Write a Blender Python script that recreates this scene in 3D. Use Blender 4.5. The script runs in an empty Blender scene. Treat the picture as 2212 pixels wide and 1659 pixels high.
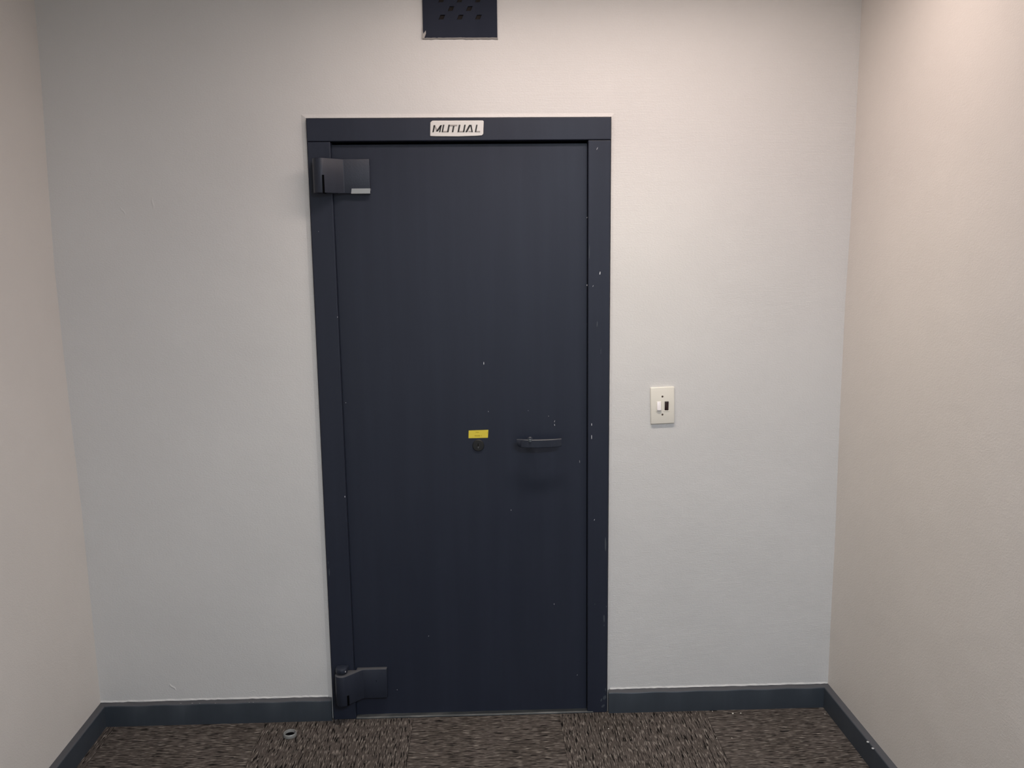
import bpy, bmesh, math, random
from mathutils import Vector, Matrix
sc = bpy.context.scene
col = sc.collection
random.seed(11)

# ------------------------------------------------------------------ camera
IW, IH = 2212, 1659
F, YAW, PITCH, ROLL = 1902.87227, 0.0327157, -0.1561587, -0.0099896
CAM = Vector((0.535163, -2.849527, 1.606883))
cyw, syw, cp, sp, cr, sr = math.cos(YAW), math.sin(YAW), math.cos(PITCH), math.sin(PITCH), math.cos(ROLL), math.sin(ROLL)
FW = Vector((syw * cp, cyw * cp, sp))
r0 = Vector((cyw, -syw, 0)); u0 = r0.cross(FW)
RT = cr * r0 + sr * u0
UP = -sr * r0 + cr * u0
cam_d = bpy.data.cameras.new('camera'); cam = bpy.data.objects.new('camera', cam_d); col.objects.link(cam)
m = Matrix((RT, UP, -FW)).transposed().to_4x4(); m.translation = CAM
cam.matrix_world = m
cam_d.sensor_width = 36; cam_d.lens = F / IW * 36; cam_d.clip_start = 0.02
sc.camera = cam


def at(px, py, y=None, x=None, z=None):
    """point of the photograph on the plane y (or x, or z) of the room"""
    d = FW + RT * ((px - IW / 2) / F) - UP * ((py - IH / 2) / F)
    t = (x - CAM.x) / d.x if x is not None else (z - CAM.z) / d.z if z is not None else ((y or 0) - CAM.y) / d.y
    return CAM + d * t


# ------------------------------------------------------------------ world, exposure, lamps
sc.view_settings.view_transform = 'Standard'; sc.view_settings.look = 'None'
sc.view_settings.gamma = 1; sc.view_settings.use_curve_mapping = False
sc.view_settings.exposure = 0.0
w = bpy.data.worlds.new('world'); sc.world = w; w.use_nodes = True
w.node_tree.nodes['Background'].inputs[0].default_value = (0.55, 0.6, 0.7, 1)
w.node_tree.nodes['Background'].inputs[1].default_value = 0.02

CEIL = 2.45
#LAMPS: (x, y, size_x, size_y, colour, watts, spread deg)
LAMPS = [(0.87, -0.6, 1.2, 0.14, (1, .835, .755), 12.6, 180, .012),
         (0.75, -0.6, 0.96, 0.12, (1, .96, .80), 4.5, 100, .009),
         (1.2, -3.0, 0.6, 0.6, (.68, .79, .93), 58, 180, .012)]
COOL = (0.3, -5.2, 1.1, 2.2, 2.0, (1.0, 1.0, .85), 9)   # x, y, z, w, h


def area(name, loc, rot, sx, sy, colr, watts, spread=180):
    l = bpy.data.lights.new(name, 'AREA'); l.shape = 'RECTANGLE'; l.size = sx; l.size_y = sy
    l.color = colr; l.energy = watts; l.spread = math.radians(spread)
    o = bpy.data.objects.new(name, l); o.location = loc; o.rotation_euler = rot; col.objects.link(o)
    return o


for (x, y, sx, sy, c, wt, sd, dz) in LAMPS:
    area('ceiling_lamp', (x, y, CEIL - dz), (0, 0, 0), sx, sy, c, wt, sd)
if COOL:
    x, y, z, sx, sy, c, wt = COOL
    area('daylight', (x, y + .03, z), (math.radians(90), 0, 0), sx, sy, c, wt)

# ------------------------------------------------------------------ helpers


def lin(c):
    return tuple(((v / 255) / 12.92 if v / 255 <= .04045 else (((v / 255) + .055) / 1.055) ** 2.4) for v in c) + (1,)


def mat(name, colr, rough=.6, metal=0.0, spec=.5):
    mt = bpy.data.materials.new(name); mt.use_nodes = True
    b = mt.node_tree.nodes['Principled BSDF']
    b.inputs['Base Color'].default_value = tuple(colr[:3]) + (1,)
    b.inputs['Roughness'].default_value = rough; b.inputs['Metallic'].default_value = metal
    b.inputs['Specular IOR Level'].default_value = spec
    return mt


class N:
    def __init__(s, mt):
        s.t = mt.node_tree; s.b = s.t.nodes['Principled BSDF']

    def new(s, kind, **kw):
        n = s.t.nodes.new(kind)
        for k, v in kw.items():
            if k in n.inputs.keys() if hasattr(n.inputs, 'keys') else False:
                n.inputs[k].default_value = v
            else:
                setattr(n, k, v)
        return n

    def link(s, a, b):
        s.t.links.new(a, b)

    def math(s, op, a, b=None):
        n = s.t.nodes.new('ShaderNodeMath'); n.operation = op
        for i, v in enumerate((a, b)):
            if v is None: continue
            if isinstance(v, (int, float)): n.inputs[i].default_value = v
            else: s.link(v, n.inputs[i])
        return n.outputs[0]

    def noise(s, vec, scale, detail=2, rough=.5):
        n = s.t.nodes.new('ShaderNodeTexNoise'); n.inputs['Scale'].default_value = scale
        n.inputs['Detail'].default_value = detail; n.inputs['Roughness'].default_value = rough
        if vec is not None: s.link(vec, n.inputs['Vector'])
        return n.outputs['Fac']

    def mapping(s, scale=(1, 1, 1), rot=(0, 0, 0), src=None):
        n = s.t.nodes.new('ShaderNodeMapping')
        n.inputs['Scale'].default_value = scale; n.inputs['Rotation'].default_value = rot
        if src is None:
            tc = s.t.nodes.new('ShaderNodeTexCoord'); src = tc.outputs['Object']
        s.link(src, n.inputs['Vector']); return n.outputs[0]

    def ramp(s, fac, stops):
        n = s.t.nodes.new('ShaderNodeValToRGB'); s.link(fac, n.inputs[0])
        e = n.color_ramp.elements
        while len(e) < len(stops): e.new(.5)
        for el, (p, c) in zip(e, stops):
            el.position = p; el.color = tuple(c[:3]) + (1,) if not isinstance(c, (int, float)) else (c, c, c, 1)
        return n.outputs[0]

    def mix(s, fac, a, b):
        n = s.t.nodes.new('ShaderNodeMix'); n.data_type = 'RGBA'
        for sock, v in ((n.inputs[0], fac), (n.inputs[6], a), (n.inputs[7], b)):
            if isinstance(v, (int, float)): sock.default_value = v
            elif isinstance(v, tuple): sock.default_value = tuple(v[:3]) + (1,)
            else: s.link(v, sock)
        return n.outputs[2]

    def bump(s, h, strength, dist, normal=None):
        n = s.t.nodes.new('ShaderNodeBump'); n.inputs['Strength'].default_value = strength
        n.inputs['Distance'].default_value = dist; s.link(h, n.inputs['Height'])
        if normal is not None: s.link(normal, n.inputs['Normal'])
        s.link(n.outputs[0], s.b.inputs['Normal']); return n.outputs[0]


def finish(bm, name, mats, parent=None, smooth=None):
    bmesh.ops.recalc_face_normals(bm, faces=bm.faces)
    me = bpy.data.meshes.new(name); bm.to_mesh(me); bm.free()
    if smooth:
        for p in me.polygons: p.use_smooth = True
        try: me.set_sharp_from_angle(angle=math.radians(smooth))
        except Exception: pass
    for mm in (mats if isinstance(mats, (list, tuple)) else [mats]): me.materials.append(mm)
    o = bpy.data.objects.new(name, me); col.objects.link(o)
    if parent is not None: o.parent = parent
    return o


def poly_prism(bm, pts, axis, a, b, mi=0):
    """prism of a 2D outline swept along axis from a to b. axis 'y': pts (x,z); 'z': pts (x,y); 'x': pts (y,z)"""
    def P(p, t):
        return {'y': (p[0], t, p[1]), 'z': (p[0], p[1], t), 'x': (t, p[0], p[1])}[axis]
    va = [bm.verts.new(P(p, a)) for p in pts]; vb = [bm.verts.new(P(p, b)) for p in pts]
    fs = [bm.faces.new(va), bm.faces.new(vb[::-1])]
    n = len(pts)
    for i in range(n):
        fs.append(bm.faces.new((va[i], vb[i], vb[(i + 1) % n], va[(i + 1) % n])))
    for f in fs: f.material_index = mi
    return fs


def box(bm, x0, x1, y0, y1, z0, z1, mi=0, bev=0.0, seg=2):
    tb = bmesh.new()
    poly_prism(tb, [(x0, z0), (x1, z0), (x1, z1), (x0, z1)], 'y', y0, y1, mi)
    bmesh.ops.recalc_face_normals(tb, faces=tb.faces)
    if bev:
        bmesh.ops.bevel(tb, geom=tb.edges[:], offset=bev, segments=seg, profile=.5, affect='EDGES')
        for f in tb.faces: f.material_index = mi
    merge(bm, tb)


def merge(bm, tb):
    me = bpy.data.meshes.new('tmp'); tb.to_mesh(me); tb.free(); bm.from_mesh(me); bpy.data.meshes.remove(me)


def bevel_all(bm, off, seg=2, ang=25):
    bmesh.ops.recalc_face_normals(bm, faces=bm.faces)
    es = [e for e in bm.edges if len(e.link_faces) == 2 and e.calc_face_angle(0) > math.radians(ang)]
    bmesh.ops.bevel(bm, geom=es, offset=off, segments=seg, profile=.5, affect='EDGES', clamp_overlap=True)


def lathe(bm, prof, c, axis='y', n=40, mi=0):
    """prof: (radius, height along axis)"""
    rings = []
    for (r, h) in prof:
        ring = []
        for i in range(n):
            a = 2 * math.pi * i / n
            if axis == 'y': p = (c[0] + r * math.cos(a), c[1] + h, c[2] + r * math.sin(a))
            else: p = (c[0] + r * math.cos(a), c[1] + r * math.sin(a), c[2] + h)
            ring.append(bm.verts.new(p))
        rings.append(ring)
    for k in range(len(rings) - 1):
        for i in range(n):
            f = bm.faces.new((rings[k][i], rings[k + 1][i], rings[k + 1][(i + 1) % n], rings[k][(i + 1) % n])); f.material_index = mi
    for ring in (rings[0], rings[-1]):
        f = bm.faces.new(ring); f.material_index = mi


def fleck(bm, px, py, w, h, y, tilt=0.0, mi=1, th=.0004):
    """small paint loss on the plane y: width, height in metres"""
    c = at(px, py, y=y)
    pts = []
    k = 7
    for i in range(k):
        a = 2 * math.pi * i / k; r = random.uniform(.75, 1.1)
        dx, dz = math.cos(a) * w / 2 * r, math.sin(a) * h / 2 * r
        pts.append((c.x + dx + dz * math.tan(tilt), c.z + dz))
    poly_prism(bm, pts, 'y', y + .0005, y - th, mi)


def empty(name, loc, label=None, cat=None, group=None, kind=None):
    o = bpy.data.objects.new(name, None); o.location = loc; o.empty_display_size = .05; col.objects.link(o)
    tag(o, label, cat, group, kind); return o


def tag(o, label=None, cat=None, group=None, kind=None):
    for k, v in (('label', label), ('category', cat), ('group', group), ('kind', kind)):
        if v: o[k] = v
    return o


def light_tops(o, idx):  # paints overhead light onto upward faces
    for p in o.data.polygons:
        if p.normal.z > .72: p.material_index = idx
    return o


def recentre(e, kids):
    for k in kids:
        k.matrix_parent_inverse = Matrix.Translation(e.location).inverted()


# ------------------------------------------------------------------ materials
def wall_material(name, colr, ribs=1.0):
    mt = mat(name, colr, .62, spec=.3); n = N(mt)
    v = n.mapping()
    sep = n.new('ShaderNodeSeparateXYZ'); n.link(v, sep.inputs[0])
    warp = n.math('MULTIPLY', n.noise(v, 9, 2), .0025)
    zz = n.math('ADD', sep.outputs[2], warp)
    rib = n.math('SINE', n.math('MULTIPLY', zz, 2 * math.pi / .0047))
    side = n.ramp(n.noise(v, 1.3, 2), [(.35, .15), (.65, 1.0)])
    fade = n.ramp(n.math('ADD', n.math('MULTIPLY', sep.outputs[0], .9), .1), [(.05, 0.12), (.75, 1.0)])
    ribm = n.math('MULTIPLY', n.math('MULTIPLY', rib, side), fade)
    stipple = n.noise(n.mapping((1, 1, 1.4)), 170, 2, .6)
    lumps = n.noise(v, 5.5, 3, .5)
    h = n.math('ADD', n.math('MULTIPLY', ribm, .00011 * ribs), n.math('MULTIPLY', stipple, .00075))
    h = n.math('ADD', h, n.math('MULTIPLY', lumps, .0035))
    n.bump(h, .9, 1.0)
    base = tuple(colr[:3]); dk = tuple(c * .955 for c in base)
    n.link(n.mix(n.ramp(n.noise(v, 2.2, 4, .6), [(.35, 0.0), (.7, 1.0)]), dk, base), n.b.inputs['Base Color'])
    return mt


M_WB = wall_material('wallpaper_back', (.70, .685, .672), 1.0)
M_WS = wall_material('wallpaper_side', (.72, .675, .635), .25)
M_CEIL = mat('ceiling_paint', (.72, .71, .69), .8)


def paint(name, colr, rough=.42, streak=.12, orange=.25, spec=.33):
    mt = mat(name, colr, rough, spec=spec); n = N(mt)
    v = n.mapping((22, 22, 1.2)); f = n.noise(v, 1, 5, .6)
    v2 = n.mapping((2.2, 2.2, 1.6)); g = n.noise(v2, 1, 4, .55)
    base = tuple(colr[:3]); lt = tuple(min(1, c * (1 + streak) + .0012) for c in base)
    n.link(n.mix(n.ramp(f, [(.42, 0.0), (.75, 1.0)]), base, lt), n.b.inputs['Base Color'])
    n.link(n.ramp(g, [(.3, rough - .05), (.75, rough + .1)]), n.b.inputs['Roughness'])
    h = n.math('ADD', n.math('MULTIPLY', n.noise(n.mapping(), 240, 2), .00012 * orange / .25),
               n.math('MULTIPLY', n.noise(n.mapping((1, 1, .5)), 7, 3), .0018))
    n.bump(h, .8, 1.0)
    return mt


M_NAVY = paint('navy_gloss_paint', (.0185, .0228, .0385), .46)
M_NAVYF = paint('navy_frame_paint', (.0185, .0228, .0385), .46)
M_HINGE = paint('navy_hinge_paint', (.020, .0243, .038), .42, .2, .7, .36)
M_SKIRT = paint('slate_skirting_paint', (.040, .0495, .063), .42, .12, .2, .5)
M_TOPLIT = mat('lit_top_face', lin((84, 84, 88)), .8, spec=.2)  # lighter paint colour standing in for light falling on ledges
M_CHIP = mat('bare_chip', lin((205, 205, 210)), .5)
M_WCHIP = mat('white_chip', lin((190, 190, 190)), .6)
M_SCUFF = mat('scuffed_paint', lin((66, 72, 80)), .6)
M_STEEL = mat('bare_steel', lin((176, 178, 180)), .38, .75)
M_DARK = mat('dark_gap', (.0015, .0015, .002), .9, spec=.05)
M_GAPSHADE = mat('gap_shadow_edge', (.01, .0085, .008), .8)  # gap shadow as a brownish colour, not applied


def worn_metal():
    mt = mat('worn_threshold_metal', (.10, .105, .11), .5, .35); n = N(mt)
    f = n.noise(n.mapping((9, 60, 60)), 1, 5, .65)
    n.link(n.ramp(f, [(.36, (.035, .038, .042)), (.52, (.055, .06, .064)), (.72, (.15, .15, .147))]), n.b.inputs['Base Color'])
    n.bump(f, .3, .002)
    return mt


M_SILL = worn_metal()


def carpet():
    mt = mat('carpet_tiles', (.05, .045, .04), .97, spec=.1); n = N(mt)
    tc = n.new('ShaderNodeTexCoord'); sep = n.new('ShaderNodeSeparateXYZ'); n.link(tc.outputs['Object'], sep.inputs[0])
    X0, Y0, T = -.229, -.40, .505
    tx = n.math('DIVIDE', n.math('SUBTRACT', sep.outputs[0], X0), T)
    ty = n.math('DIVIDE', n.math('SUBTRACT', sep.outputs[1], Y0), T)
    par = n.math('FLOORED_MODULO', n.math('ADD', n.math('FLOOR', tx), n.math('FLOOR', ty)), 2)  # 0/1 by tile
    def layer(su, sv):
        c1 = n.new('ShaderNodeCombineXYZ'); n.link(n.math('MULTIPLY', sep.outputs[0], su), c1.inputs[0]); n.link(n.math('MULTIPLY', sep.outputs[1], sv), c1.inputs[1])
        return c1.outputs[0]
    def pair(a, b, seed):
        vx = layer(a, b); vy = layer(b, a)     # along x / along y
        mixv = n.new('ShaderNodeMix'); mixv.data_type = 'VECTOR'
        n.link(par, mixv.inputs[0]); n.link(vy, mixv.inputs[4]); n.link(vx, mixv.inputs[5])
        add = n.new('ShaderNodeVectorMath'); add.operation = 'ADD'; n.link(mixv.outputs[1], add.inputs[0]); add.inputs[1].default_value = (seed, seed * 1.7, 0)
        return add.outputs[0]
    dash = n.noise(pair(20, 235, 3.1), 1, 1.0, .4)
    fine = n.noise(pair(50, 380, 9.4), 1, 2, .6)
    light = n.noise(pair(30, 290, 21.7), 1, 1.5, .5)
    big = n.noise(tc.outputs['Object'], 5, 3)
    base = n.mix(n.ramp(big, [(.3, 0.0), (.7, 1.0)]), lin((81, 74, 69)), lin((96, 88, 84)))
    cmix = n.mix(n.ramp(fine, [(.3, 1.0), (.55, 0.0)]), base, lin((66, 59, 56)))
    cmix = n.mix(n.ramp(dash, [(.36, 1.0), (.43, 0.0)]), cmix, lin((22, 20, 19)))
    cmix = n.mix(n.ramp(light, [(.57, 0.0), (.66, .85)]), cmix, lin((148, 139, 131)))
    # tile seams
    def seam(t):
        fr = n.math('FRACT', t); d = n.math('ABSOLUTE', n.math('SUBTRACT', fr, .5)); return n.ramp(d, [(.4965, 0.0), (.4995, .55)])
    s = n.math('MAXIMUM', seam(tx), seam(ty))
    n.link(n.mix(s, cmix, lin((28, 25, 24))), n.b.inputs['Base Color'])
    h = n.math('ADD', n.math('MULTIPLY', n.ramp(dash, [(.3, 0.0), (.5, 1.0)]), .0016), n.math('MULTIPLY', fine, .0022))
    n.bump(h, 1.0, 1.0)
    return mt


M_CARPET = carpet()

# ------------------------------------------------------------------ room shell
YB = -5.2
LPT = [(74, 0), (88, 160), (102, 366), (118, 582), (139, 779), (157, 939), (177, 1108), (199, 1333), (216, 1502)]
RPT = [(1846, 326), (1837, 488), (1826, 651), (1815, 880), (1804, 1160), (1797, 1290), (1789, 1465)]
ltab = sorted([(at(*p).z, at(*p).x) for p in LPT]); rtab = sorted([(at(*p).z, at(*p).x) for p in RPT])
ltab = [(-.02, ltab[0][1])] + ltab + [(CEIL + .02, ltab[-1][1])]
rtab = [(-.02, rtab[0][1])] + rtab + [(CEIL + .02, rtab[-1][1])]


def side_wall(name, tab, slope, out):
    bm = bmesh.new()
    ys = [0.0, -.3, -.6, -1.2, -2.4, YB]
    G = [[bm.verts.new((x + slope * y, y, z)) for (z, x) in tab] for y in ys]
    H = [[bm.verts.new((tab[0][1] + out, y, z)) for (z, x) in (tab[0], tab[-1])] for y in (ys[0], ys[-1])]
    for a in range(len(ys) - 1):
        for b in range(len(tab) - 1):
            bm.faces.new((G[a][b], G[a + 1][b], G[a + 1][b + 1], G[a][b + 1]))
    bm.faces.new((H[0][0], H[0][1], H[1][1], H[1][0]))
    bm.faces.new([G[0][i] for i in range(len(tab))] + [H[0][1], H[0][0]])
    bm.faces.new([G[-1][i] for i in range(len(tab))] + [H[1][1], H[1][0]])
    bm.faces.new([g[0] for g in G] + [H[1][0], H[0][0]])
    bm.faces.new([g[-1] for g in G] + [H[1][1], H[0][1]])
    o = finish(bm, name, M_WS, smooth=40)
    return o


AL, AR = -.01941, -.0174
tag(side_wall('wall_left', ltab, AL, -.12), 'plain pale wall on the left of the doorway', kind='structure')
tag(side_wall('wall_right', rtab, AR, .12), 'plain pale wall on the right, lit by a ceiling lamp', kind='structure')

FT, FWD = 2.0, .9461          # frame top, frame width
FY = -.014                    # frame front
# frame corners read off the photograph
fTL, fTR = at(661, 256, y=FY), at(1320, 253, y=FY)
fBL, fBR = at(721, 1556, y=FY), at(1311, 1535, y=FY)
fxl = lambda z: fBL.x + (fTL.x - fBL.x) * z / fTL.z
fxr = lambda z: fBR.x + (fTR.x - fBR.x) * z / fTR.z

bm = bmesh.new()
g = .0025
WL, WR = -1.0, 1.95
hole = [(fxl(0) - g, -.02), (fxl(FT) - g, fTL.z + g), (fxr(FT) + g, fTR.z + g), (fxr(0) + g, -.02)]
ring = [(hole[0][0] - .015, -.02), (hole[1][0] - .015, hole[1][1] + .012), (hole[2][0] + .009, hole[2][1] + .012), (hole[3][0] + .009, -.02)]
TH = .16
def quad(*pts): return bm.faces.new([bm.verts.new(p) for p in pts])
R = lambda p, y: (p[0], y, p[1])
# flat face around the ring
quad((WL, 0, -.02), (WL, 0, CEIL + .02), R((ring[1][0], CEIL + .02), 0), R(ring[1], 0), R(ring[0], 0))
quad(R(ring[1], 0), R((ring[1][0], CEIL + .02), 0), R((ring[2][0], CEIL + .02), 0), R(ring[2], 0))
quad(R(ring[3], 0), R(ring[2], 0), R((ring[2][0], CEIL + .02), 0), (WR, 0, CEIL + .02), (WR, 0, -.02))
rise = -.0045
for i in range(3):
    quad(R(ring[i], 0), R(ring[i + 1], 0), R(hole[i + 1], rise), R(hole[i], rise))
    quad(R(hole[i], rise), R(hole[i + 1], rise), R(hole[i + 1], TH), R(hole[i], TH))
quad((WL, TH, -.02), (WL, TH, CEIL + .02), R((hole[1][0], CEIL + .02), TH), R(hole[1], TH), R(hole[0], TH))
quad(R(hole[1], TH), R((hole[1][0], CEIL + .02), TH), R((hole[2][0], CEIL + .02), TH), R(hole[2], TH))
quad(R(hole[3], TH), R(hole[2], TH), R((hole[2][0], CEIL + .02), TH), (WR, TH, CEIL + .02), (WR, TH, -.02))
quad((WL, 0, -.02), (WL, 0, CEIL + .02), (WL, TH, CEIL + .02), (WL, TH, -.02))
quad((WR, 0, -.02), (WR, 0, CEIL + .02), (WR, TH, CEIL + .02), (WR, TH, -.02))
quad((WL, 0, CEIL + .02), (WR, 0, CEIL + .02), (WR, TH, CEIL + .02), (WL, TH, CEIL + .02))
# curled lower edge of the wallpaper above the skirting, uneven
def lip(x0, x1, z0, z1):
    n = 60; prev = None
    for i in range(n + 1):
        t = i / n; x = x0 + (x1 - x0) * t; z = z0 + (z1 - z0) * t + random.uniform(-.0008, .0008)
        o = .0022 + random.uniform(-.0008, .0012)
        cur = [bm.verts.new((x, 0.0001, z + .006)), bm.verts.new((x, -o, z + .0005)), bm.verts.new((x, 0.0001, z - .001))]
        if prev:
            bm.faces.new((prev[0], cur[0], cur[1], prev[1])); bm.faces.new((prev[1], cur[1], cur[2], prev[2]))
        prev = cur
BH, BT = .0776, .0215
lip(-.788, fxl(.08) - .018, BH + .001, BH + .001); lip(fxr(.08) + .012, 1.725, BH + .001, BH + .001)
# small wrinkles and dents in the wallpaper
def wrinkle(px, py, length, ang, hgt=.0016, wid=.006):
    c = at(px, py, y=0); n = 10; d = Vector((math.cos(ang), 0, math.sin(ang))); s = Vector((-d.z, 0, d.x))
    prev = None
    for i in range(n + 1):
        t = i / n * 2 - 1; k = (1 - t * t); p = c + d * (t * length / 2) + s * (.003 * math.sin(t * 3))
        cur = [bm.verts.new(p + s * wid * .5 * k + Vector((0, .0001, 0))), bm.verts.new(p + Vector((0, -hgt * k, 0))), bm.verts.new(p - s * wid * .5 * k + Vector((0, .0001, 0)))]
        if prev:
            for a, b in ((0, 1), (1, 2)):
                try: bm.faces.new((prev[a], cur[a], cur[b], prev[b]))
                except Exception: pass
        prev = cur
for args in [(373, 1484, .035, -1.0, .0016, .011), (1446, 1120, .016, .9, .0007, .004), (1386, 1018, .012, .3, .0005, .003), (545, 1493, .025, -.15, .0007, .005),
             (330, 440, .045, 1.45, .0011, .010), (265, 455, .035, 1.9, .0007, .010), (531, 572, .006, 1.2, .0006, .003), (1366, 885, .012, 1.4, .0005, .004),
             (1455, 1461, .008, .4, .0009, .004), (1758, 1440, .006, .6, .001, .004), (1776, 1469, .006, .2, .001, .004), (1555, 846, .008, .5, .0007, .003), (648, 968, .01, -.6, .0006, .004)]:
    wrinkle(*args)
wb = finish(bm, 'wall_back', M_WB)
tag(wb, 'pale ribbed wallpaper wall around the dark strongroom door', kind='structure')
for p in wb.data.polygons: p.use_smooth = False

bm = bmesh.new(); box(bm, -1.0, 1.95, YB - .1, TH, -.08, 0)
tag(finish(bm, 'floor', M_CARPET), 'brown grey carpet tiles laid in alternating directions', kind='structure')
bm = bmesh.new(); box(bm, -1.0, 1.95, YB - .1, TH, CEIL, CEIL + .08)
tag(finish(bm, 'ceiling', M_CEIL), kind='structure')
# wall behind the camera with a wide opening for the daylight
bm = bmesh.new()
cx, _, cz, cw, ch = COOL[0], 0, COOL[2], COOL[3], COOL[4]
box(bm, -1.0, cx - cw / 2 - .01, YB - .1, YB, -.02, CEIL + .02); box(bm, cx + cw / 2 + .01, 1.95, YB - .1, YB, -.02, CEIL + .02)
box(bm, cx - cw / 2 - .01, cx + cw / 2 + .01, YB - .1, YB, cz + ch / 2 + .01, CEIL + .02)
if cz - ch / 2 > .12: box(bm, cx - cw / 2 - .01, cx + cw / 2 + .01, YB - .1, YB, -.02, cz - ch / 2 - .01)
tag(finish(bm, 'wall_front', M_WS), kind='structure')


# ------------------------------------------------------------------ skirting boards
def skirting(name, x0, x1, label, end=0):
    """runs along x against the back wall"""
    bm = bmesh.new()
    r = .007; prof = [(0, 0), (-BT, 0), (-BT, BH - r)]
    for i in range(1, 6):
        a = i / 5 * math.pi / 2; prof.append((-BT + r * (1 - math.cos(a)), BH - r + r * math.sin(a) * .8))
    prof += [(0, BH)]
    nseg = 36; rings = []
    for i in range(nseg + 1):
        x = x0 + (x1 - x0) * i / nseg; dz = .0012 * math.sin(i * .9 + x0) + random.uniform(-.0004, .0004)
        rings.append([bm.verts.new((x, p[0], p[1] + (dz if k >= 3 else 0))) for k, p in enumerate(prof)])
    for a, b in zip(rings, rings[1:]):
        for k in range(len(prof)): bm.faces.new((a[k], b[k], b[(k + 1) % len(prof)], a[(k + 1) % len(prof)]))
    bm.faces.new(rings[0]); bm.faces.new(rings[-1])
    return bm


def side_skirting(tab, slope, inward):
    bm = bmesh.new()
    r = .007; prof = [(0, 0), (BT, 0), (BT, BH - r)]
    for i in range(1, 6):
        a = i / 5 * math.pi / 2; prof.append((BT - r * (1 - math.cos(a)), BH - r + r * math.sin(a) * .8))
    prof += [(0, BH)]
    x0 = tab[0][1]; rings = []
    ys = [0, -.35, -.7, -1.5, -3.0, YB]
    for y in ys:
        rings.append([bm.verts.new((x0 + slope * y + inward * p[0], y, p[1])) for p in prof])
    for a, b in zip(rings, rings[1:]):
        for k in range(len(prof)): bm.faces.new((a[k], b[k], b[(k + 1) % len(prof)], a[(k + 1) % len(prof)]))
    bm.faces.new(rings[0]); bm.faces.new(rings[-1])
    return bm


bm = skirting('b', ltab[0][1] + .001, fxl(.04) - .005, '')
for px in (393, 413, 430, 463, 541, 545, 640, 643): fleck(bm, px + random.uniform(-3, 3), at(0, 0).x * 0 + (1519 if px < 500 else 1517 if px < 600 else 1515), random.uniform(.003, .007), .0014, -BT + .001, 0, 1)
tag(light_tops(finish(bm, 'baseboard_back_left', [M_SKIRT, M_WCHIP, M_TOPLIT], smooth=35), 2), 'slate grey skirting board left of the door', kind='structure')
bm = skirting('b', fxr(.04) + .005, rtab[0][1] - .001, '')
for px in (1321, 1327, 1332, 1338, 1349, 1369, 1375, 1382, 1534, 1539): fleck(bm, px, 1501 - (px - 1321) * .03, random.uniform(.004, .007), .0016, -BT + .001, 0, 1)
tag(light_tops(finish(bm, 'baseboard_back_right', [M_SKIRT, M_WCHIP, M_TOPLIT], smooth=35), 2), 'slate grey skirting board under the light switch', kind='structure')
tag(light_tops(finish(side_skirting(ltab, AL, 1), 'baseboard_left', [M_SKIRT, M_WCHIP, M_TOPLIT], smooth=35), 2), 'slate grey skirting board along the left wall', kind='structure')
bm = side_skirting(rtab, AR, -1)
for (px, py) in ((1875, 1597), (1886, 1609)):
    c = at(px, py, x=rtab[0][1] - BT + .004)
    lathe(bm, [(.0001, -.002), (.004, -.001), (.004, .0006), (.0001, .001)], (c.x, c.y, BH - .002), 'z', 8, 1)
for f in bm.faces: f.normal_update()
br_ = finish(bm, 'baseboard_right', [M_SKIRT, M_WCHIP, M_TOPLIT], smooth=35)
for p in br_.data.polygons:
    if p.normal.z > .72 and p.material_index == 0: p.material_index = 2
tag(br_, 'slate grey skirting board along the right wall', kind='structure')

# ------------------------------------------------------------------ the strongroom door
door = empty('door_1', (0.47, FY, 0), 'navy blue steel strongroom door with heavy hinges in the pale wall', 'door', kind='structure')
LY = .005                      # leaf front
hz = lambda px, py: at(px, py, y=FY)
# frame: head plus two stiles (one welded frame)
bm = bmesh.new()
hl, hr = at(700, 304, y=FY), at(1300, 303, y=FY)
zh = (hl.z + hr.z) / 2
sTL, sBL = at(713, 310, y=FY), at(769, 1546, y=FY)
sTR, sBR = at(1271, 306, y=FY), at(1269, 1531, y=FY)
sxl = lambda z: sBL.x + (sTL.x - sBL.x) * (z - sBL.z) / (sTL.z - sBL.z)
sxr = lambda z: sBR.x + (sTR.x - sBR.x) * (z - sBR.z) / (sTR.z - sBR.z)
poly_prism(bm, [(fxl(zh), zh), (fTL.x, fTL.z), (fTR.x, fTR.z), (fxr(zh), zh)], 'y', FY - .002, .09)
zt = zh - .0012
poly_prism(bm, [(fxl(0), 0), (fxl(zt), zt), (sxl(zt), zt), (sxl(0), 0)], 'y', FY, .09)
poly_prism(bm, [(sxr(0), 0), (sxr(zt), zt), (fxr(zt), zt), (fxr(0), 0)], 'y', FY, .09)
bevel_all(bm, .0022, 2)
for (px, py, w, h, t) in [(1290, 321, .0012, .009, .5), (1296, 590, .003, .010, .1), (1268, 616, .0014, .005, .1), (1281, 618, .0015, .006, .4), (1278, 917, .0022, .010, 0), (1278, 944, .002, .016, 0),
                          (1284, 1123, .002, .006, .3), (1268, 470, .001, .004, .4), (745, 1073, .002, .006, 0), (688, 500, .0008, .003, 0), (729, 685, .001, .006, 0), (747, 870, .001, .004, 0)]:
    fleck(bm, px, py, w, h, FY, t, 1)
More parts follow.
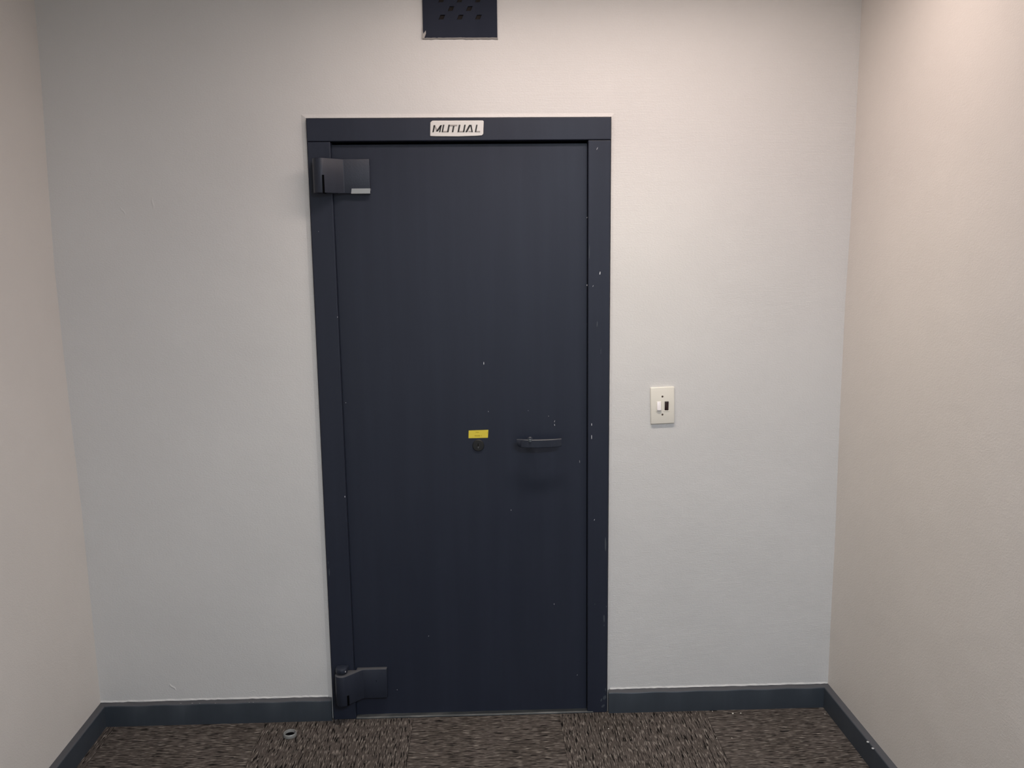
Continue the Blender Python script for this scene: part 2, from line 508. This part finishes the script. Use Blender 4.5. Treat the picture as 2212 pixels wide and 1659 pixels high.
for (px, py, w, h, t) in [(1305, 1335, .006, .030, 0), (1305, 1351, .004, .006, 0), (1308, 1175, .005, .055, 0), (1306, 1507, .012, .020, .2), (1299, 1512, .006, .014, .3), (1303, 1525, .010, .012, .5), (1308, 1490, .004, .012, 0),
                          (1285, 1305, .002, .006, 0), (711, 1236, .004, .030, 0), (709, 1215, .002, .012, 0), (1310, 1310, .004, .006, 0), (1298, 760, .0016, .02, 0), (1290, 700, .003, .02, .1), (1273, 545, .002, .06, 0)]:
    fleck(bm, px, py, w, h, FY, t, 2, .0003)
o_frame = finish(bm, 'door_frame', [M_NAVYF, M_CHIP, M_SCUFF], door)

# leaf
bm = bmesh.new()
gz = .0014
zb = at(1000, 1539, y=LY).z
lt = zh - .0085
poly_prism(bm, [(sxl(0) + .0003, zb), (sxl(lt) + .0003, lt), (sxr(lt) - gz, lt), (sxr(0) - gz, zb)], 'y', LY, LY + .08)
bevel_all(bm, .001, 2)
for (px, py, w, h, t) in [(1045, 785, .0024, .011, 0), (1055, 889, .0014, .004, 0), (1198, 910, .0012, .007, .3), (1198, 918, .0018, .007, -.2), (1185, 899, .001, .003, 0), (1141, 887, .0009, .002, 0),
                          (1104, 1102, .0016, .005, 0), (1197, 1305, .0016, .005, 0), (926, 1374, .002, .003, .6), (1247, 1458, .0012, .004, .4), (1252, 997, .0009, .01, 0), (858, 1490, .002, .0015, 0)]:
    fleck(bm, px, py, w, h, LY, t, 1)
o_leaf = finish(bm, 'door_leaf', [M_NAVY, M_CHIP, M_SCUFF], door)
# black sheets behind the gaps, darkening the shadow line under the head
bm = bmesh.new(); box(bm, fxl(0) - .003, fxr(0) + .003, .092, .098, 0.0, fTL.z + .002); box(bm, sxl(1), sxr(1) - .0005, .03, .09, lt + .0005, zh + .001)
o_void = finish(bm, 'door_backing', M_DARK, door)

# threshold
bm = bmesh.new()
a, b = at(771, 1546, y=LY), at(1300, 1531, y=LY)
poly_prism(bm, [(-.0165, 0.0003), (-.0165, .0035), (-.012, .0065), (.05, .0065), (.05, .0003)], 'x', sxl(0) + .001, sxr(0) + .02)
bevel_all(bm, .0008, 1)
o_sill = finish(bm, 'threshold', M_SILL, door); o_sill['label'] = 'worn grey metal threshold'


# hinges: plan profile (x, y) swept in z
def hinge_bm(z0, z1, slot_x, slot_z0, slot_z1, bare):
    xr_, xl_ = .1895, .0185
    yf = -.0135
    prof = [(xr_, LY), (xr_, yf), (.108, yf)]
    # ramp, then the rounded knuckle
    cxk, cyk, rk = .0425, -.043, .0235
    a0 = -56
    for i in range(15):
        a = math.radians(a0 - i * (180 + a0 + 8) / 14)
        prof.append((cxk + rk * math.cos(a), cyk + rk * math.sin(a)))
    prof += [(cxk - rk, FY + .001), (sxl(1) + .012, FY + .001), (sxl(1) + .012, LY)]
    bm = bmesh.new(); poly_prism(bm, prof, 'z', z0, z1, 0)
    bevel_all(bm, .0022, 2, 40)
    # slot seen as a black slit through the knuckle
    def front_y(x):
        best = yf
        for p, q in zip(prof, prof[1:]):
            if min(p[0], q[0]) - 1e-9 <= x <= max(p[0], q[0]) + 1e-9 and abs(p[0] - q[0]) > 1e-6:
                best = min(best, p[1] + (q[1] - p[1]) * (x - p[0]) / (q[0] - p[0]))
        return best
    poly_prism(bm, [(slot_x - .0030, front_y(slot_x - .0030) - .0009), (slot_x + .0030, front_y(slot_x + .0030) - .0009), (slot_x + .0030, -.03), (slot_x - .0030, -.03)], 'z', slot_z0, slot_z1, 1)
    if bare:
        poly_prism(bm, [(.1295, z0 - .0004), (.1318, z0 + .0150), (xr_ + .0004, z0 + .0152), (xr_ - .0006, z0 - .0004)], 'y', yf - .0012, yf + .02, 2)
    return bm


HZT = (at(760, 418, y=-.0135).z, at(760, 343.5, y=-.0135).z)
HZB = (at(815, 1508, y=-.0135).z, at(815, 1446, y=-.0135).z)
bm = hinge_bm(HZT[0], HZT[1], at(698.5, 400, y=-.066).x, HZT[0] - .0008, HZT[0] + .054, True)
h1 = finish(bm, 'hinge', [M_HINGE, M_DARK, M_STEEL], door, smooth=30); h1['label'] = 'top hinge with bare steel strip on its corner'
bm = hinge_bm(HZB[0], HZB[1], at(751, 1502, y=-.066).x, HZB[0] - .0008, HZB[0] + .036, False)
fleck(bm, 813, 1471, .0014, .007, -.0135, -.3, 1)
h2 = light_tops(finish(bm, 'hinge', [M_HINGE, M_DARK, M_STEEL, M_TOPLIT], door, smooth=30), 3); h2['label'] = 'bottom hinge under the pivot cap'
# pivot cap above the bottom hinge
bm = bmesh.new()
pc = (.041, -.036, HZB[1] + .0055)
lathe(bm, [(.0001, -.006), (.0095, -.006), (.0095, 0), (.0190, .0005), (.0205, .003), (.0205, .012), (.019, .0155), (.0145, .018), (.0001, .019)], pc, 'z', 36)
box(bm, pc[0] - .020, pc[0] + .020, -.034, FY + .002, pc[2], pc[2] + .013, 0, .002)
for (dx, w) in ((-.012, .004), (-.004, .005), (.013, .003)):
    poly_prism(bm, [(pc[0] + dx, pc[2] + .006), (pc[0] + dx + w, pc[2] + .0065), (pc[0] + dx + w * .8, pc[2] + .010), (pc[0] + dx + .001, pc[2] + .0105)], 'y', pc[1] - .0208 + abs(dx) * .35, pc[1] - .012, 1)
o_cap = finish(bm, 'pivot_cap', [M_HINGE, M_CHIP], door, smooth=35); o_cap['label'] = 'chipped pivot cap above the bottom hinge'
bm = bmesh.new()
cc = at(763, 1437, y=LY)
lathe(bm, [(.0045, .001), (.0045, -.003), (.003, -.005), (.0001, -.0055)], (cc.x, LY, cc.z), 'y', 14)
o_bolt = finish(bm, 'bolt', M_HINGE, o_leaf, smooth=35)

# handle: bowed bar on a round stem
bm = bmesh.new()
HYC = -.052
xa, xb = at(1116.5, 958, y=HYC).x, at(1213, 955, y=HYC).x
zc = at(1165, 958.5, y=HYC - .004).z
Hh = .0265; n = 28; tk = .0075
rows = []
for i in range(n + 1):
    t = i / n; x = xa + (xb - xa) * t
    s = abs(t * 2 - 1); y = HYC + (.018 * s ** 3 if t < .5 else .011 * s ** 2.2)
    e = (1 - max(0, (.10 - t) / .10) ** 2 * .45) if t < .10 else (1 - max(0, (t - .94) / .06) ** 2 * .15)
    zt_ = zc + Hh / 2 - (0 if t > .1 else (.1 - t) / .1 * .002)
    zb_ = zc - Hh / 2 + (1 - e) * Hh * .6
    c = .0018
    rows.append([bm.verts.new(p) for p in ((x, y - tk + c, zb_), (x, y - tk, zb_ + c), (x, y - tk, zt_ - c), (x, y - tk + c, zt_), (x, y, zt_), (x, y, zb_))])
for a_, b_ in zip(rows, rows[1:]):
    for k in range(6): bm.faces.new((a_[k], b_[k], b_[(k + 1) % 6], a_[(k + 1) % 6]))
bm.faces.new(rows[0]); bm.faces.new(rows[-1])
bar = light_tops(finish(bm, 'handle', [M_HINGE, M_TOPLIT], o_leaf, smooth=40), 1); bar['label'] = 'flat bowed pull handle on the right of the leaf'
bm = bmesh.new()
sx_ = at(1146, 958, y=-.03).x
lathe(bm, [(.0105, LY + .001), (.0105, LY - .003), (.0078, LY - .005), (.0078, HYC + .004), (.0001, HYC + .004)], (sx_, 0, zc), 'y', 28)
st = finish(bm, 'handle_stem', M_HINGE, o_leaf, smooth=35)
bm = bmesh.new()
sc_ = at(1145, 947, y=HYC - .002)
lathe(bm, [(.0062, -.006), (.0062, .0006), (.0048, .0022), (.0001, .0030)], (sc_.x, HYC - .003, zc + Hh / 2), 'z', 18)
stud = finish(bm, 'handle_screw', M_SCUFF, o_leaf, smooth=35)

# keyhole escutcheon
bm = bmesh.new()
kc = at(1033.3, 962, y=LY)
lathe(bm, [(.0193, .001), (.0193, -.0025), (.0178, -.0042), (.0001, -.0044)], (kc.x, LY, kc.z), 'y', 44)
M_ESC = mat('black_escutcheon', (.0085, .009, .010), .5)
M_HOLE = mat('keyhole_black', (.0008, .0008, .0008), .9)
M_KEY = mat('keyway_grey', lin((96, 98, 100)), .4, .5)
y0 = LY - .0044
poly_prism(bm, [(kc.x - .0022, kc.z + .0075), (kc.x + .0020, kc.z + .0075), (kc.x + .0026, kc.z - .003), (kc.x + .0012, kc.z - .0090), (kc.x - .0016, kc.z - .0090), (kc.x - .0028, kc.z - .002)], 'y', y0 - .0004, y0 + .001, 1)
poly_prism(bm, [(kc.x - .0026, kc.z - .0034), (kc.x + .0024, kc.z - .0026), (kc.x + .0012, kc.z - .0092), (kc.x - .0012, kc.z - .0092)], 'y', y0 - .0008, y0 + .001, 2)
poly_prism(bm, [(kc.x + .0023, kc.z + .006), (kc.x + .0034, kc.z + .006), (kc.x + .0034, kc.z - .003), (kc.x + .0023, kc.z - .003)], 'y', y0 - .0008, y0 + .001, 3)
esc = finish(bm, 'keyhole', [M_ESC, M_HOLE, M_KEY, mat('keyway_edge', lin((62, 64, 66)), .5)], o_leaf, smooth=30); esc['label'] = 'round black keyhole plate'

# yellow sticker
bm = bmesh.new()
A, B, C_, D = at(1012.5, 930, y=LY), at(1055, 928.5, y=LY), at(1054, 945.5, y=LY), at(1012, 946.5, y=LY)
poly_prism(bm, [(A.x, A.z), (B.x, B.z), (C_.x, C_.z), (D.x, D.z)], 'y', LY + .0003, LY - .0008, 0)
M_YEL = mat('yellow_label', lin((218, 198, 66)), .45); M_YTX = mat('faded_print', lin((176, 152, 30)), .6)
def dash_at(px0, px1, py0, py1, ym, mi):
    p, q = at(px0, py0, y=ym), at(px1, py1, y=ym)
    poly_prism(bm, [(p.x, q.z), (q.x, q.z), (q.x, p.z), (p.x, p.z)], 'y', ym - .0003, ym + .0003, mi)
ym = LY - .0008
for k in range(4): dash_at(1027.6 + k * 1.8, 1028.9 + k * 1.8, 933, 934.6, ym, 1)
for k in range(7): dash_at(1025.6 + k * 1.75, 1026.8 + k * 1.75, 940, 942.4, ym, 1)
dash_at(1039.8, 1040.8, 940, 942.4, ym, 1); dash_at(1052.4, 1053.2, 933, 937, ym, 1)
stk = finish(bm, 'sticker', [M_YEL, M_YTX], o_leaf); stk['label'] = 'small yellow label above the keyhole'

# name plate on the head of the frame
bm = bmesh.new()
YP = FY - .002
PL = [(929.5, 264), (934, 260.5), (1043, 260), (1045, 262), (1044, 289), (1041, 292.5), (1030, 293.5), (990, 294.8), (940, 294.5), (929, 294)]
pts = [at(*p, y=YP - .003) for p in PL]
poly_prism(bm, [(p.x, p.z) for p in pts], 'y', YP + .0003, YP - .0030, 0)
bevel_all(bm, .0012, 2)
M_PLATE = mat('silver_plate', lin((215, 212, 208)), .42, .25)
plate = finish(bm, 'name_plate', M_PLATE, door); plate['label'] = 'silver name plate reading MUTUAL'
M_LET = mat('black_letter', (.012, .010, .010), .45)
M_LET2 = mat('letter_glare', lin((150, 145, 142)), .5)  # glare on the black letters painted as grey strokes
bm = bmesh.new()
# italic capitals drawn in plate pixels: baseline y=285, cap y=269
SL = 3.0
def stroke(x0, y0, x1, y1, w, mi, hw=None):
    """parallelogram stroke of horizontal width w between two heights"""
    P = [(x0, y0), (x0 + w, y0), (x1 + w, y1), (x1, y1)]
    q = [at(*p, y=YP - .0034) for p in P]
    poly_prism(bm, [(p.x, p.z) for p in q], 'y', YP - .0040, YP - .0029, mi)
T_, B_ = 269.5, 285.5
def leg(x, w=2.6, mi=0, top=T_, bot=B_): stroke(x + SL * (B_ - top) / 16, top, x + SL * (B_ - bot) / 16, bot, w, mi)
def bar_(x0, x1, y0, y1, mi): stroke(x0 + SL * (B_ - y0) / 16, y0, x0 + SL * (B_ - y1) / 16, y1, x1 - x0, mi)
# M
leg(934.0, 3.2, 0, 270.5); stroke(936.8, 270.5, 942.6, 282.5, 3.2, 1); stroke(951.0, 270.5, 941.6, 284, 4.2, 0); leg(948.5, 2.8, 0, 270.5)
# U
leg(954.0, 3.0, 0); leg(965.6, 3.4, 0); bar_(956.5, 967, 283, 285.5, 1)
# T
bar_(968.5, 985, 269.5, 272.6, 1); leg(976.0, 3.3, 0, 272)
# U
leg(988.2, 3.4, 0); leg(999.8, 3.3, 0); bar_(991, 1001, 283, 285.5, 1)
# A
stroke(1013.2, 269.8, 1005.0, 285.5, 4.2, 0); stroke(1015.5, 269.8, 1018.6, 285.5, 3.0, 0); bar_(1011.5, 1018, 282.8, 285.0, 1)
# L
leg(1025.6, 3.0, 0); bar_(1028.2, 1037, 283, 285.5, 1)
o_let = finish(bm, 'lettering', [M_LET, M_LET2], plate); o_let['label'] = 'black slanted capitals MUTUAL'

# ------------------------------------------------------------------ vent cover above the door
vent = empty('vent_cover', (.48, 0, at(990, 84).z), 'dark navy vent cover with staggered diamond holes high above the door', 'vent')
VY = -.007
v0, v1 = at(914, 80, y=VY), at(1074.5, 82, y=VY)
vx0, vx1, vz0, vz1 = v0.x, v1.x, v1.z + .0005, 2.425
# plate with real holes: grid of cells with diamond cut-outs
holes = []
h1_ = [at(x, 37, y=VY) for x in (954.5, 994, 1033.5)]; h2_ = [at(x, 18.5, y=VY) for x in (974.5, 1013)]
px_ = (h1_[2].x - h1_[0].x) / 2; pz_ = (h2_[0].z - h1_[0].z)
zr = h1_[0].z
r_i = 0
while zr < vz1 - .012:
    xs = [h1_[0].x + k * px_ for k in range(3)] if r_i % 2 == 0 else [h1_[0].x + px_ / 2 + k * px_ for k in range(2)]
    holes += [(x + (0.0005 if r_i % 2 else 0), zr) for x in xs]; zr += pz_; r_i += 1
bm = bmesh.new()
outer = [(vx0 + .004, vz0), (vx1, vz0 + .001), (vx1, vz1), (vx0, vz1), (vx0, vz0 + .012)]
poly_prism(bm, outer, 'y', VY, -.0002, 0)
bevel_all(bm, .0012, 2)
vp = finish(bm, 'vent_plate', [paint('matte_navy_paint', (.0185, .0228, .0385), .6, .1, .2, .12)])
bm2 = bmesh.new()
for (x, z) in holes:
    w_, h_ = .0094, .0070
    tb = bmesh.new()
    poly_prism(tb, [(x - w_ - .001, z - h_), (x + w_ - .005, z - h_ + .0005), (x + w_ + .001, z + h_), (x - w_ + .005, z + h_ - .0005)], 'y', -.02, .02)
    merge(bm2, tb)
bmesh.ops.recalc_face_normals(bm2, faces=bm2.faces)
mec = bpy.data.meshes.new('cut'); bm2.to_mesh(mec); bm2.free(); cut = bpy.data.objects.new('cut', mec); col.objects.link(cut)
bo = vp.modifiers.new('cut', 'BOOLEAN'); bo.operation = 'DIFFERENCE'; bo.object = cut; bo.solver = 'EXACT'
dg = bpy.context.evaluated_depsgraph_get()
me2 = bpy.data.meshes.new_from_object(vp.evaluated_get(dg)); vp.modifiers.clear(); vp.data = me2; vp.name = 'vent_plate'; vp.parent = vent
bpy.data.objects.remove(cut)
bm = bmesh.new(); box(bm, vx0 + .01, vx1 - .01, -.0012, -.0002, vz0 + .02, vz1 - .004)
vback = finish(bm, 'vent_duct', mat('vent_inside', (.010, .0065, .0055), .9), vent)
bm = bmesh.new()
# paint lapped over its lower edge and bottom left corner
n = 26; prev = None
for i in range(n + 1):
    t = i / n; x = vx0 - .002 + (vx1 - vx0 + .003) * t; zz = vz0 - .0005 + random.uniform(-.0004, .0006)
    hh = .0035 + .002 * max(0, t - .55) + random.uniform(-.0006, .0006); o_ = .006 + random.uniform(-.0008, .0004)
    cur = [bm.verts.new((x, -.0003, zz - hh)), bm.verts.new((x, -o_, zz - .001)), bm.verts.new((x, -o_ - .0012, zz + .0012)), bm.verts.new((x, -.0003, zz + .0014))]
    if prev:
        for k in range(3): bm.faces.new((prev[k], cur[k], cur[k + 1], prev[k + 1]))
    prev = cur
for (dx, a, b) in ((0, .0, .05),):
    poly_prism(bm, [(vx0 - .002, vz0 - .002), (vx0 + .004, vz0 + .001), (vx0 + .009, vz0 + .013), (vx0 + .0085, vz0 + .022), (vx0 + .001, vz0 + .012), (vx0 - .001, vz0 + .03)], 'y', -.0002, VY - .0006)
M_LAP = mat('wall_paint_on_edge', lin((165, 161, 158)), .6)
vlap = finish(bm, 'painted_edge', M_LAP, vent); vlap['label'] = 'lower edge smeared with wall paint'

# ------------------------------------------------------------------ light switch
A, B = at(1405, 836, y=-.006), at(1456.5, 915.5, y=-.006)
sw = empty('light_switch', ((A.x + B.x) / 2, 0, (A.z + B.z) / 2), 'cream wall switch plate with one white and one dark rocker right of the door', 'light switch')
M_CREAM = mat('cream_plastic', lin((232, 227, 216)), .32); M_WHT = mat('white_plastic', lin((238, 232, 232)), .3)
M_BRN = mat('dark_brown_plastic', lin((42, 22, 22)), .25)
bm = bmesh.new()
c0 = [at(1405, 837.5, y=-.006), at(1456.5, 835, y=-.006), at(1457, 914, y=-.006), at(1406, 916.5, y=-.006)]
poly_prism(bm, [(p.x, p.z) for p in c0], 'y', -.0003, -.0075)
bevel_all(bm, .0024, 3)
wx = lambda px, py: at(px, py, y=-.0075)
# raised collars around the rockers
for (x0, x1) in ((1417.3, 1428.6), (1433.8, 1445.6)):
    p, q = wx(x0, 866.5), wx(x1, 888)
    for (a0, a1, b0, b1) in ((p.x - .0005, p.x + .0008, q.z, p.z), (q.x - .0008, q.x + .0005, q.z, p.z), (p.x, q.x, q.z - .0008, q.z + .0006)):
        box(bm, a0, a1, -.0086, -.007, b0, b1, 0, .0003, 1)
pl = finish(bm, 'switch_plate', M_CREAM, sw, smooth=35)
bm = bmesh.new()
p, q = wx(1419.3, 867.5), wx(1427.6, 886.5)
poly_prism(bm, [(-.0070, p.z), (-.0088, p.z - .0005), (-.0135, q.z + .002), (-.0120, q.z - .0012), (-.0070, q.z - .0012)], 'x', p.x, q.x)
bevel_all(bm, .0007, 2)
r1 = finish(bm, 'rocker', M_WHT, sw, smooth=30); r1['label'] = 'white rocker tilted out at the bottom'
bm = bmesh.new()
p, q = wx(1436, 867), wx(1443.8, 886)
poly_prism(bm, [(-.0070, p.z), (-.0100, p.z - .0005), (-.0092, q.z + .001), (-.0085, q.z), (-.0070, q.z)], 'x', p.x, q.x)
bevel_all(bm, .0006, 2)
r2 = finish(bm, 'rocker', M_BRN, sw, smooth=30); r2['label'] = 'dark brown rocker'
M_SCR = mat('brown_screw', lin((112, 98, 86)), .5, .2)
for (px, py) in ((1431, 856.5), (1431, 895.5)):
    c = wx(px, py); bm = bmesh.new()
    lathe(bm, [(.0033, .0005), (.0033, -.0003), (.0026, -.0006), (.0001, -.0006)], (c.x, -.0075, c.z), 'y', 20)
    poly_prism(bm, [(c.x - .0020, c.z - .0013), (c.x - .0012, c.z - .0019), (c.x + .0018, c.z + .0013), (c.x + .0010, c.z + .0019)], 'y', -.0083, -.0080, 1)
    finish(bm, 'screw', [M_SCR, M_DARK], sw, smooth=35)
recentre(sw, [k for k in sw.children])

# ------------------------------------------------------------------ floor fitting and crumbs
c = at(626.5, 1585, z=.0075)
bm = bmesh.new()
prof = [(.0205, 0), (.0222, .001), (.0225, .006), (.0216, .0105), (.0203, .0125), (.0186, .0125), (.0176, .0105), (.0172, .003), (.0166, .0022), (.0001, .0020)]
lathe(bm, prof, (c.x, c.y, 0.0002), 'z', 44)
for f in bm.faces:
    if f.calc_center_median().z < .0045 and (f.calc_center_median().xy - Vector((c.x, c.y))).length < .0176: f.material_index = 1
M_RING = mat('dull_grey_metal', lin((148, 148, 146)), .35, .3)
nn = N(M_RING); nn.bump(nn.noise(nn.mapping(), 160, 3), .5, .002)
ring_o = finish(bm, 'floor_ring', [M_RING, M_DARK], smooth=40)
tag(ring_o, 'small dull metal ring set in the carpet left of the door', 'floor ring')

M_CRUMB = mat('plaster_crumb', lin((225, 220, 210)), .8)
bm = bmesh.new(); bmesh.ops.create_icosphere(bm, subdivisions=1, radius=1)
for v in bm.verts: v.co *= random.uniform(.7, 1.15)
mec = bpy.data.meshes.new('plaster_crumb'); bm.to_mesh(mec); bm.free(); mec.materials.append(M_CRUMB)
for i, (px, py, s, lb) in enumerate([(1583, 1541, .0036, 'largest white plaster crumb on carpet under the right skirting'), (1600, 1540.5, .0026, 'white crumb just right of the largest crumb by the skirting'),
                                     (1539, 1536.5, .0018, 'white crumb touching the skirting left of the largest crumb'), (1314.5, 1574, .0022, 'white crumb on the carpet in front of the right frame foot'),
                                     (1397, 1569.5, .0017, 'tiny white crumb on lengthwise tile below the light switch'), (1378, 1571, .0013, 'tiny dim crumb left of another crumb below the light switch'),
                                     (1548, 1594.5, .0017, 'tiny white crumb at the tile seam near the front'), (1581, 1594, .0016, 'tiny white crumb right of the tile seam near the front'),
                                     (1782, 1542, .0018, 'tiny white crumb in the right corner by the skirting')]):
    o = bpy.data.objects.new('plaster_crumb', mec); col.objects.link(o)
    p = at(px, py, z=s * .5); o.location = (p.x, p.y, s * .52); o.scale = (s, s, s * .6); o.rotation_euler = (0, 0, i * 1.3)
    tag(o, lb, 'crumb', 'plaster crumbs on the carpet')

# ------------------------------------------------------------------ ceiling light housings (above the frame)
M_HOUSE = mat('white_housing', (.7, .7, .7), .5)
for i, (x, y, sx, sy, c_, wt, sd, dz) in enumerate((LAMPS[0], LAMPS[2])):
    bm = bmesh.new(); t_ = .02
    for (x0, x1, y0, y1) in ((x - sx / 2 - t_, x - sx / 2, y - sy / 2 - t_, y + sy / 2 + t_), (x + sx / 2, x + sx / 2 + t_, y - sy / 2 - t_, y + sy / 2 + t_),
                             (x - sx / 2, x + sx / 2, y - sy / 2 - t_, y - sy / 2), (x - sx / 2, x + sx / 2, y + sy / 2, y + sy / 2 + t_)):
        box(bm, x0, x1, y0, y1, CEIL - .010, CEIL)
    fr = finish(bm, 'ceiling_light', M_HOUSE)
    tag(fr, ('long white ceiling light housing just in front of the door wall', 'square white ceiling light housing at the camera end')[i], 'ceiling light')

for par in (door, vent):
    recentre(par, list(par.children))
